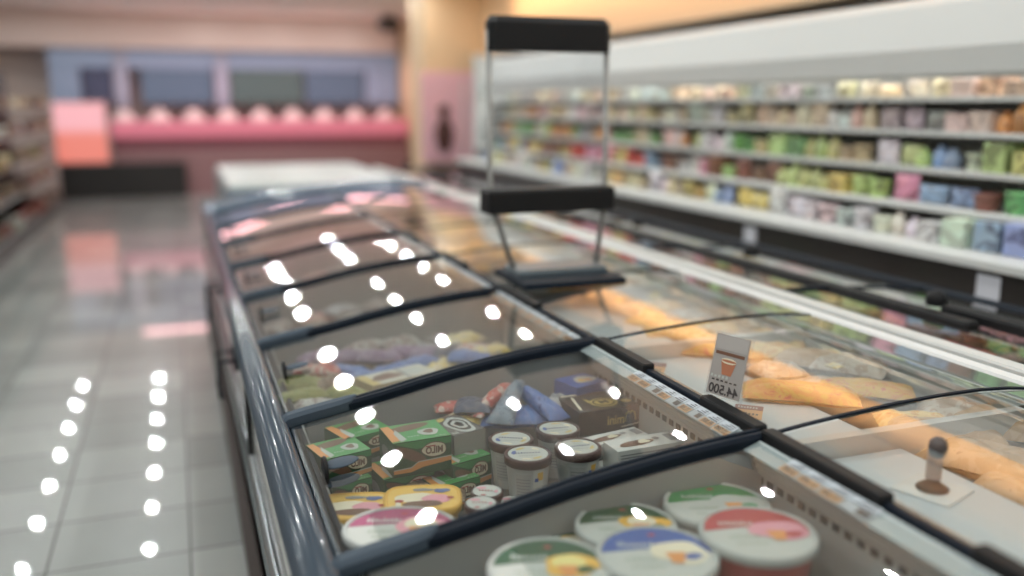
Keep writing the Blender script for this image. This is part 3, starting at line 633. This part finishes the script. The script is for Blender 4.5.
# ------------------------------------------------------------------ grey post with suction base, ticket holder, orange tags
p = at(932, 490, .823)
t = thing('signal_post', 'grey cylinder post with black suction foot on a clear square plate', 'post', (p.x, p.y, .823), TILT)
MB().box((-.052, -.052, 0), (.052, .052, .0025), mat('plate_clear', (.66, .67, .66), .15), T(0, .0, 0) @ R(.7, 'Z'), r=.001).build('base_plate', t)
MB().lathe([(.027, .0025), (.028, .005), (.022, .010), (.011, .018), (.010, .022), (.014, .024)], BLACK, 28).build('suction_foot', t)
MB().lathe([(.0135, .024), (.0135, .076), (.012, .078)], mat('post_grey', (.25, .26, .27), .4), 24).build('post', t)
MB().lathe([(.0145, .0), (.0165, .012), (.010, .022), (.004, .024)], mat('post_cap_dark', (.08, .06, .055), .4), 24, T(0, 0, .076) @ R(.35, 'Y')).build('cap', t)
# tickets holder standing on the centre rail, facing the shopper's side
A = at(704, 400, .885); B_ = at(741, 412, .885); u = B_ - A; L = u.length; ang = math.atan2(u.y, u.x); A.z = .901
t = thing('ticket_holder', 'clear upright ticket holder with a cup picture and a price, standing on the centre rail', 'sign', A, ang)
lean = R(math.radians(-14), 'X')
Hh = .135
MB().box((0, -.0015, 0), (L, .0015, Hh), CLEAR, lean).build('clear_sleeve', t)
TK = mat('ticket_grey', (.36, .33, .31), .5)
b = MB(); b.box((L * .06, -.0035, .004), (L * .94, -.002, Hh * .97), TK, lean); Fm = lean @ T(0, -.0038, 0) @ R(PI / 2, 'X')
b.box((L * .08, -.0042, Hh * .74), (L * .92, -.0036, Hh * .95), mat('ticket_pale', (.42, .39, .37), .5), lean)
b.poly([(L * .12, Hh * .66), (L * .88, Hh * .66), (L * .88, Hh * .71), (L * .12, Hh * .71)], .0003, BR, Fm)
b.poly([(L * .3, Hh * .58), (L * .7, Hh * .58), (L * .62, Hh * .36), (L * .38, Hh * .36)], .0003, mat('ink_rust', (.45, .17, .09), .4), Fm); b.blob(L * .5, Hh * .58, L * .2, Hh * .045, .0006, CREAM, Fm); b.blob(L * .5, Hh * .58, L * .2, Hh * .02, .0007, MATS['ink_rust'], Fm)
scribble(b, L * .1, L * .6, Hh * .3, Hh * .05, WHT, .0006, 5, Fm); scribble(b, L * .15, L * .85, Hh * .25, Hh * .03, INK, .0006, 6, Fm)
b.text('44.500', Hh * .2, INK, Fm @ T(L * .5, Hh * .12, .0006), True, .0006, wid=L * .78); b.build('ticket', t)
def tagcard(px, py, z, lb):
    q = at(px, py, z); b = MB(); b.box((0, 0, 0), (.06, .045, .001), LO, T(0, 0, 0)); b.box((0, .03, .001), (.06, .045, .0015), mat('ink_plum', (.22, .07, .06), .4)); scribble(b, .006, .054, .012, .008, INK, .0018, 6); scribble(b, .006, .05, .034, .006, WHT, .002, 7)
    o = b.build('price_card'); o.location = q; o.rotation_euler = (.35, 0, TILT - .35); tag(o, lb, 'card', 'orange price cards on the white boards')
tagcard(733, 417, .835, 'orange price card on the white board right of the ticket holder')
tagcard(640, 372, .835, 'orange price card on the white board near the centre rail, farther back')

# ------------------------------------------------------------------ upright black framed stand on the far lid
px0, px1, ym = .98, 1.44, 2.86
t = thing('display_stand', 'tall clear panel stand with black top bar and dark foot on the freezer lids', 'stand', (0, ym, .905))
MB().box((1.03, -.19, 0), (1.40, .13, .022), FRAME, r=.008).build('foot', t)
MB().box((1.05, -.08, .022), (1.38, .08, .045), mat('foot_grey', (.10, .13, .15), .3), r=.008).build('foot_cover', t)
for s, (xa, xb) in enumerate(((1.06, .975), (1.37, 1.40))):
    MB().tube([(xa, 0, .04), (xb, 0, .27), (xb - .005, 0, .83)], .010, mat('post_dark_grey', (.3, .3, .29), .35), 8, flat=1).build('side_post', t)
MB().box((.955, -.05, .235), (1.42, .06, .315), BLACK, r=.01).build('middle_shelf', t)
MB().box((.965, -.035, .765), (1.40, .035, .875), BLACK, r=.02).build('top_bar', t)
MB().box((.985, -.002, .3), (1.395, .002, .76), CLEAR).build('clear_panel', t)

# ------------------------------------------------------------------ second chest freezer (right) with open lids
c2 = thing('chest_freezer', 'low chest freezer with bright packs, white rail and black lid bars, right of island', 'freezer', (0, 0, 0))
b = MB(); b.box((1.775, Y0, .02), (2.62, 8.7, .60), WHITE).box((1.775, Y0, .6), (1.80, 8.7, .885), WHITE).box((2.57, Y0, .6), (2.62, 8.7, .80), MATS['liner_grey']); b.build('body', c2)
MB().box((1.765, Y0, .885), (1.812, 8.7, .908), mat('rail_white', (.62, .62, .60), .35), r=.006).build('front_rail', c2)
MB().box((1.815, Y0, .872), (1.835, 8.7, .893), BLACK, r=.004).build('lid_track', c2)
MB().box((2.42, Y0, .845), (2.47, 8.7, .872), FRAME, r=.006).build('back_track', c2)
MB().box((2.10, Y0, .885), (2.155, 2.02, .915), BLACK, r=.008).build('lid_rim', c2)
MB().box((2.03, 1.85, .872), (2.085, 8.7, .902), BLACK, r=.008).build('lid_rim', c2)
for k in range(9):
    y = .55 + .95 * k
    MB().sweep([(1.835, y, .888), (2.0, y - .01, .892), (2.2, y - .02, .880), (2.44, y - .03, .862)], [(0, -.01, -.006), (0, -.01, .006), (0, .01, .006), (0, .01, -.006)], FRAME).build('cross_bar', c2)
    MB().lathe([(.03, 0), (.032, .02), (.026, .036), (.01, .044)], BLACK, 20, T(2.12, y + .55, .905)).build('lid_knob', c2)
    
    if y > 8: continue
    g = MB(); g.grid(lambda u, v: (1.84 + .6 * u, y + .03 + .89 * v, .890 - .025 * u * u), 8, 2, GLASS); g.build('glass_lid', c2)
# packs in it
PC = {'rose': (.6, .38, .36), 'grey': (.4, .41, .4), 'red': (.62, .10, .08), 'orange': (.75, .38, .16), 'yellow': (.76, .62, .25), 'green': (.22, .48, .20), 'white': (.72, .72, .70), 'pink': (.72, .35, .42), 'brown': (.25, .12, .08), 'blue': (.30, .38, .58), 'lime': (.55, .64, .28), 'cream': (.72, .62, .45)}
PACK = printed('pack_print', [(.25, .06, .05), (1, 1, 1), (1, .95, .9), (.10, .10, .09), (1.2, 1.1, .9), (.8, .3, .2)], 42, obj_tint=True, detail=4)
packprotos = []
for s in range(4):
    o = MB(); 
    m = PACK
    bm_ = bagmesh('white', .20, .075 + .01 * s, .035, 900 + s); bm_.mats = [m]; packprotos.append(bm_)
protomesh = []
i = 0; ncol = list(PC)
def pick(keys): return random.choice(keys)
FN = ['nearest the white rail', 'second from the white rail', 'in the middle of the chest', 'second from the black band', 'nearest the black band']
for r_ in range(5):
    x = 1.89 + .125 * r_; y = 1.25 + .05 * r_; plan = []
    while y < 6.3:
        key = pick(['white', 'rose', 'red', 'cream', 'white', 'brown', 'grey', 'white'] if r_ < 2 else ['orange', 'cream', 'red', 'pink', 'lime', 'white', 'rose', 'green', 'cream', 'white', 'brown', 'orange']); s = random.randrange(4)
        plan.append((key, s, y)); y += .17 + .01 * s
    for j, (key, s, y) in enumerate(plan):
        while len(protomesh) < 4: protomesh.append(None)
        if protomesh[s] is None: o = protomesh[s] = packprotos[s].build('snack_pack')
        else: o = protomesh[s].copy(); C.objects.link(o)
        o.location = (x, y, .815 + random.uniform(-.01, .012)); o.rotation_euler = (random.uniform(-.2, .2), random.uniform(-.12, .12), PI / 2 + random.uniform(-.25, .25)); o.color = (*PC[key], 1)
        nb = 'behind a %s one' % plan[j - 1][0] if j == len(plan) - 1 else ('before a %s one' % plan[1][0] if j == 0 else 'between %s and %s ones' % (plan[j - 1][0], plan[j + 1][0]))
        tag(o, '%s snack pack %s, file %s' % (key, nb, FN[r_]), 'pack', 'snack packs %s' % FN[r_])

# ------------------------------------------------------------------ wall fridge (multideck) with shelves
FX0, FX1, FY0, FY1 = 2.65, 3.5, .6, 8.7
wf = thing('wall_fridge', 'long white open shelf fridge full of bright groceries along the right wall', 'fridge', (0, 0, 0))
KB = mat('kick_band_black', (.03, .025, .023), .3); FW = mat('fridge_white', (.60, .61, .60), .4)
b = MB(); b.box((2.72, FY0, .02), (FX1, FY1, .93), FW).box((3.42, FY0, .93), (FX1, FY1, 1.98), FW); b.box((2.95, FY0, 1.68), (FX1, FY1, 1.72), FW); b.build('body', wf)
MB().box((2.63, FY0, .775), (2.72, FY1, .935), KB, r=.01).build('black_band', wf)
MB().box((2.60, FY0, .936), (2.80, FY1, .968), FW, r=.006).build('front_ledge', wf)
SH = [(2.66, .97), (2.80, 1.10), (2.90, 1.24), (2.95, 1.39), (2.98, 1.53)]
for x, z in SH[1:]: MB().box((x, FY0, z - .02), (3.42, FY1, z), FW, r=.004).build('shelf', wf)
LITM = mat('canopy_light', (.8, .8, .78), .4, emit=(1, .98, .93), es=.55)
b = MB(); b.sweep([(0, FY0, 0), (0, FY1, 0)], [(2.93, 0, 1.60), (2.90, 0, 1.62), (2.89, 0, 1.72), (2.95, 0, 1.90), (3.02, 0, 1.94), (3.5, 0, 1.96), (3.5, 0, 1.70), (2.95, 0, 1.70), (2.95, 0, 1.60)], FW); b.build('canopy', wf)
MB().box((3.0, FY0 + .1, 1.66), (3.08, FY1 - .1, 1.675), mat('tube_light', (.9, .9, .9), .4, emit=(1, .98, .94), es=6)).build('light_tube', wf)
for yy in (FY0 - .03, FY1): MB().box((2.8, yy, .1), (3.5, yy + .03, 1.96), FW, r=.005).build('side_panel', wf)
for q, (px, py) in enumerate(((750, 238), (988, 291))):
    r = RX * (px - 512) + UX * (288 - py) + FX * F; r *= 2.627 / r.x
    b = MB(); b.box((-.003, -.05, -.055), (.0, .05, .055), mat('tag_white', (.62, .62, .68), .4), r=.001)
    o = b.build('price_tag'); o.location = (r.x, r.y, CAMH + r.z); tag(o, ['white paper tag on the wall fridge black band, the farther of the two', 'white paper tag on the wall fridge black band, nearer one at the right edge'][q], 'tag')
# products
def pk_box(s): return MB().box((-.5, -.5, 0), (.5, .5, 1), PACK2, r=.04)
PACK2 = printed('grocery_print', [(.7, .65, .65), (1, 1, 1), (1, .95, .9), (.5, .45, .45), (1.1, 1.1, 1.1)], 9, obj_tint=True)
def mk_carton(): return MB().box((-.06, -.055, 0), (.06, .055, .11), PACK2, r=.005).build('carton')
def mk_pot(): b = MB().lathe([(.038, 0), (.046, .075), (.05, .078), (.05, .084), (.044, .086)], PACK2, 20); return b.build('food_pot')
def mk_bottle(): b = MB().lathe([(.032, 0), (.034, .01), (.034, .07), (.02, .09), (.013, .1), (.015, .102), (.015, .115)], PACK2, 16); return b.build('bottle')
def mk_pouch():
    b = bagmesh('white', .11, .13, .05, 77); b.mats = [PACK2]
    b.v = [(z_ , y_, x_ + .055) for x_, y_, z_ in b.v]; return b.build('food_pouch')
kinds = [('carton', mk_carton, .13), ('pot', mk_pot, .108), ('bottle', mk_bottle, .075), ('pouch', mk_pouch, .138)]
PROTO = {}
PC2 = dict(PC); PC2['rose'] = (.7, .5, .5); PC2['beige'] = (.62, .52, .36); PC2['grey'] = (.45, .46, .46)
SHK = [['white', 'blue', 'yellow', 'white', 'cream', 'white'], ['green', 'pink', 'red', 'yellow', 'blue', 'brown', 'lime', 'white'], ['white', 'green', 'orange', 'white', 'beige', 'lime', 'rose', 'blue'], ['beige', 'white', 'rose', 'beige', 'orange', 'cream', 'grey'], ['grey', 'beige', 'white', 'cream', 'beige']]
shn = ['bottom', 'second', 'third', 'fourth', 'top']
def shelf_goods(x, z, ya, yb, keys, where, grp, zmax, rot=0, yscale=1):
    y = ya; run = 0; plan = []
    while y < yb:
        if run <= 0: kind = random.choice(kinds[:2] + kinds[3:] if zmax < .115 else kinds); key = random.choice(keys); run = random.choice((1, 1, 2, 2, 3))
        run -= 1; s = random.uniform(.9, 1.12) * yscale; plan.append((kind, key, s, y)); y += kind[2] * s + .004
    for j, (kind, key, s, y) in enumerate(plan):
        if kind[0] not in PROTO: PROTO[kind[0]] = kind[1](); o = PROTO[kind[0]]
        else: o = PROTO[kind[0]].copy(); C.objects.link(o)
        hs = min(1.15, zmax / .12)
        o.location = (x + random.uniform(-.008, .015), y, z); o.scale = (s, s, hs * random.uniform(.62, 1)); o.rotation_euler = (0, 0, rot + random.uniform(-.08, .08)); o.color = (*[min(1, c * random.uniform(.85, 1.1)) for c in PC2[key]], 1)
        nb = lambda q: '%s %s' % (plan[q][1], plan[q][0][0])
        rel = 'before a ' + nb(1) if j == 0 else ('behind a ' + nb(j - 1) if j == len(plan) - 1 else 'between %s and %s' % (nb(j - 1), nb(j + 1)))
        tag(o, '%s %s %s, %s' % (key, kind[0], rel, where), kind[0] if kind[0] != 'carton' else 'box', grp)
for i, (x, z) in enumerate(SH):
    shelf_goods(x + .09 + (.05 if i == 0 else 0), z, 2.2, 8.4, SHK[i], shn[i] + ' shelf of wall fridge', 'groceries on the %s shelf of the wall fridge' % shn[i], .125 if i < 4 else .095)

# ------------------------------------------------------------------ left gondola
lg = thing('shelf_rack', 'tall dark grocery shelf rack along the left aisle, full of muted packets', 'shelf', (0, 0, 0))
RK = mat('rack_dark', (.07, .07, .07), .5)
GX = -1.64
b = MB(); b.box((-2.4, 6.2, 0), (-1.72, 15.2, .14), RK).box((-2.4, 6.2, .14), (-2.3, 15.2, 1.95), RK); b.build('body', lg)
MB().box((-1.74, 6.2, 0), (GX, 15.2, .09), RK, r=.01).build('kick_plate', lg)
LZ = [.14, .50, .84, 1.16, 1.46]
for k, z in enumerate(LZ): MB().box((-2.3, 6.2, z - .03), (-1.70, 15.2, z), mat('rack_edge', (.34, .33, .33), .4), r=.004).build('shelf', lg)
PC2.update({'maroon': (.28, .08, .07), 'olive': (.25, .22, .09), 'tan': (.38, .27, .17), 'umber': (.18, .12, .09)})
for k, z in enumerate(LZ):
    shelf_goods(-1.78, z, 6.3, 15.0, ['tan', 'umber', 'olive', 'maroon', 'grey', 'umber', 'beige', 'umber'], '%s shelf of left rack' % shn[k], 'packets on the %s shelf of the left rack' % shn[k], .24, rot=PI, yscale=1.75)

# ------------------------------------------------------------------ back of the shop
WHITEL = mat('lit_white', (.75, .8, .78), .4)
wc = thing('white_chest', 'low white topped chest crossing behind the far end of the island freezer', 'freezer', (0, 0, 0))
b = MB(); b.box((.35, 7.35, .02), (1.75, 9.9, .82), mat('chest_grey', (.3, .32, .34), .4)); b.build('body', wc)
MB().box((.36, 7.42, .82), (1.76, 9.85, .88), mat('chest_white_top', (.55, .60, .58), .3), r=.02).build('top_cover', wc)
MB().box((.33, 7.33, .78), (1.77, 7.45, .84), ENDM, r=.01).build('front_rail', wc)
# black counter plinth
t = thing('service_counter', 'long pink lit meat counter with black base at the back of the shop', 'counter', (0, 16.0, 0))
MB().box((-1.78, -.1, 0), (.12, .14, .56), mat('counter_black', (.012, .010, .010), .5), r=.01).build('black_base', t)
MB().box((-1.0, .15, .0), (3.95, .8, .75), mat('counter_front', (.30, .16, .17), .4), r=.01).build('front_panel', t)
PK = mat('counter_pink', (.55, .13, .20), .4, emit=(.8, .28, .34), es=.32)
MB().box((-1.0, .2, .95), (3.95, .7, 1.22), PK, r=.03).build('lit_fascia', t)
MB().box((-1.0, .25, .75), (3.95, .7, .95), mat('counter_glass_dark', (.22, .08, .10), .15), r=.01).build('glass_case', t)
for q in range(9):
    b = MB(); x = -.8 + .55 * q; b.lathe([(.2, 0), (.19, .06), (.08, .16), (.03, .2)], mat('heap_pale_glow', (.6, .5, .5), .5, emit=(1, .5, .5), es=.15 + .1 * (q % 3)), 20, T(x, .5, 1.22)); b.build('heap_of_goods', t)  # heaps are no lamps: their pink glow is put into the material
area('lamp', (1.2, .45, 1.5), (PI, 0, 0), 5.2, .3, 13, (1, .74, .68), t)  # added uplight, brightens the bulkhead and ceiling mirrored in the far lids
area('lamp', (1.5, .1, 2.3), (0, 0, 0), 4.5, .3, 26, (1, .5, .52), t)
t = thing('lightbox_sign', 'glowing square salmon pink lightbox above the left end of the black counter base', 'sign', (-1.42, 15.95, .56))
MB().box((-.40, 0, 0), (.40, .1, .98), mat('lightbox_frame', (.5, .3, .28), .5), r=.02).build('frame', t)
LBX = bpy.data.materials.new('lightbox_face'); LBX.use_nodes = True
n, l = nodes(LBX); bb = n['Principled BSDF']; tc = n.new('ShaderNodeTexCoord'); sp = n.new('ShaderNodeSeparateXYZ'); rp = n.new('ShaderNodeValToRGB'); l.new(tc.outputs['Generated'], sp.inputs[0]); l.new(sp.outputs['Z'], rp.inputs[0])
rp.color_ramp.elements[0].color = (.75, .20, .15, 1); rp.color_ramp.elements[0].position = .45; rp.color_ramp.elements[1].color = (.85, .42, .46, 1); rp.color_ramp.elements[1].position = .6
l.new(rp.outputs[0], bb.inputs['Emission Color']); bb.inputs['Emission Strength'].default_value = 1.0; bb.inputs['Base Color'].default_value = (.2, .1, .1, 1)
MB().box((-.37, -.012, .03), (.37, 0, .95), LBX).build('lit_face', t)
# blue fascia: panels, posts, dark screens
t = thing('blue_fascia', 'blue grey sign band of panels above the pink counter on the back wall', 'sign', (0, 16.9, 1.45))
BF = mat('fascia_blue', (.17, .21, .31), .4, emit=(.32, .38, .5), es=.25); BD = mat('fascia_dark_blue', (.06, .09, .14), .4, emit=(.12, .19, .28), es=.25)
MB().box((-1.9, 0, .65), (3.95, .1, .97), BF, r=.01).build('upper_band', t)
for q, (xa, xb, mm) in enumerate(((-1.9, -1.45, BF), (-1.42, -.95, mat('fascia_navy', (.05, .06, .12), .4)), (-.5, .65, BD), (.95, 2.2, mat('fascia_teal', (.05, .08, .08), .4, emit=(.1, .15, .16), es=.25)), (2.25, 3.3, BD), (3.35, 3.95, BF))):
    MB().box((xa, 0, .05), (xb, .08, .64), mm, r=.01).build('panel', t)
for x in (-.92, .7): MB().box((x, -.05, .0), (x + .22, .1, .97), mat('post_lavender', (.30, .32, .42), .4), r=.01).build('post', t)
# ceiling speaker / camera box at the top
t = tag(MB().lathe([(.12, -.0), (.2, .06), (.22, .16), (.1, .25)], mat('speaker_dark', (.05, .04, .035), .5), 24).build('ceiling_speaker'), 'dark round speaker hanging under the bulkhead beside the beige pillar', 'speaker'); t.location = (3.55, 15.8, 2.72)
# pink poster panel with dark figure on the pillar
t = thing('pink_poster', 'pink poster panel with a dark vase shape on the beige pillar', 'poster', (3.1, 11.93, .72))
MB().box((0, 0, 0), (.88, .04, 1.2), mat('poster_pink', (.85, .50, .58), .5), r=.01).build('board', t)
MB().lathe([(.06, 0), (.12, .15), (.13, .3), (.06, .42), (.05, .5), (.09, .54), (.05, .62)], mat('vase_brown', (.10, .04, .035), .5), 20, T(.30, -.03, .15), sy=.2).build('dark_shape', t)
MB().box((.56, -.01, .1), (.62, 0, 1.1), mat('poster_pale', (.75, .6, .62), .5)).build('pale_stripe', t)
cb = MB(); cb.box((3.0, 10.95, 0), (3.92, 11.9, .66), mat('cabinet_dark', (.05, .035, .035), .4), r=.01)
tag(cb.build('dark_cabinet'), 'dark low cabinet in front of the pink poster, past the end of the wall fridge', 'cabinet')
ps = thing('pillar_wash_helper', 'added unseen warm spot washing the beige pillar from the ceiling', 'lamp', (3.3, 10.9, CEIL))  # added spot out of view, gives the pillar its orange light
MB().lathe([(.05, 0), (.06, -.12), (.05, -.13)], BLACK, 16).build('lamp_head', ps)
area('lamp', (0, 0, -.14), (math.radians(40), 0, 0), .12, .12, 4.5, (1, .68, .38), ps)
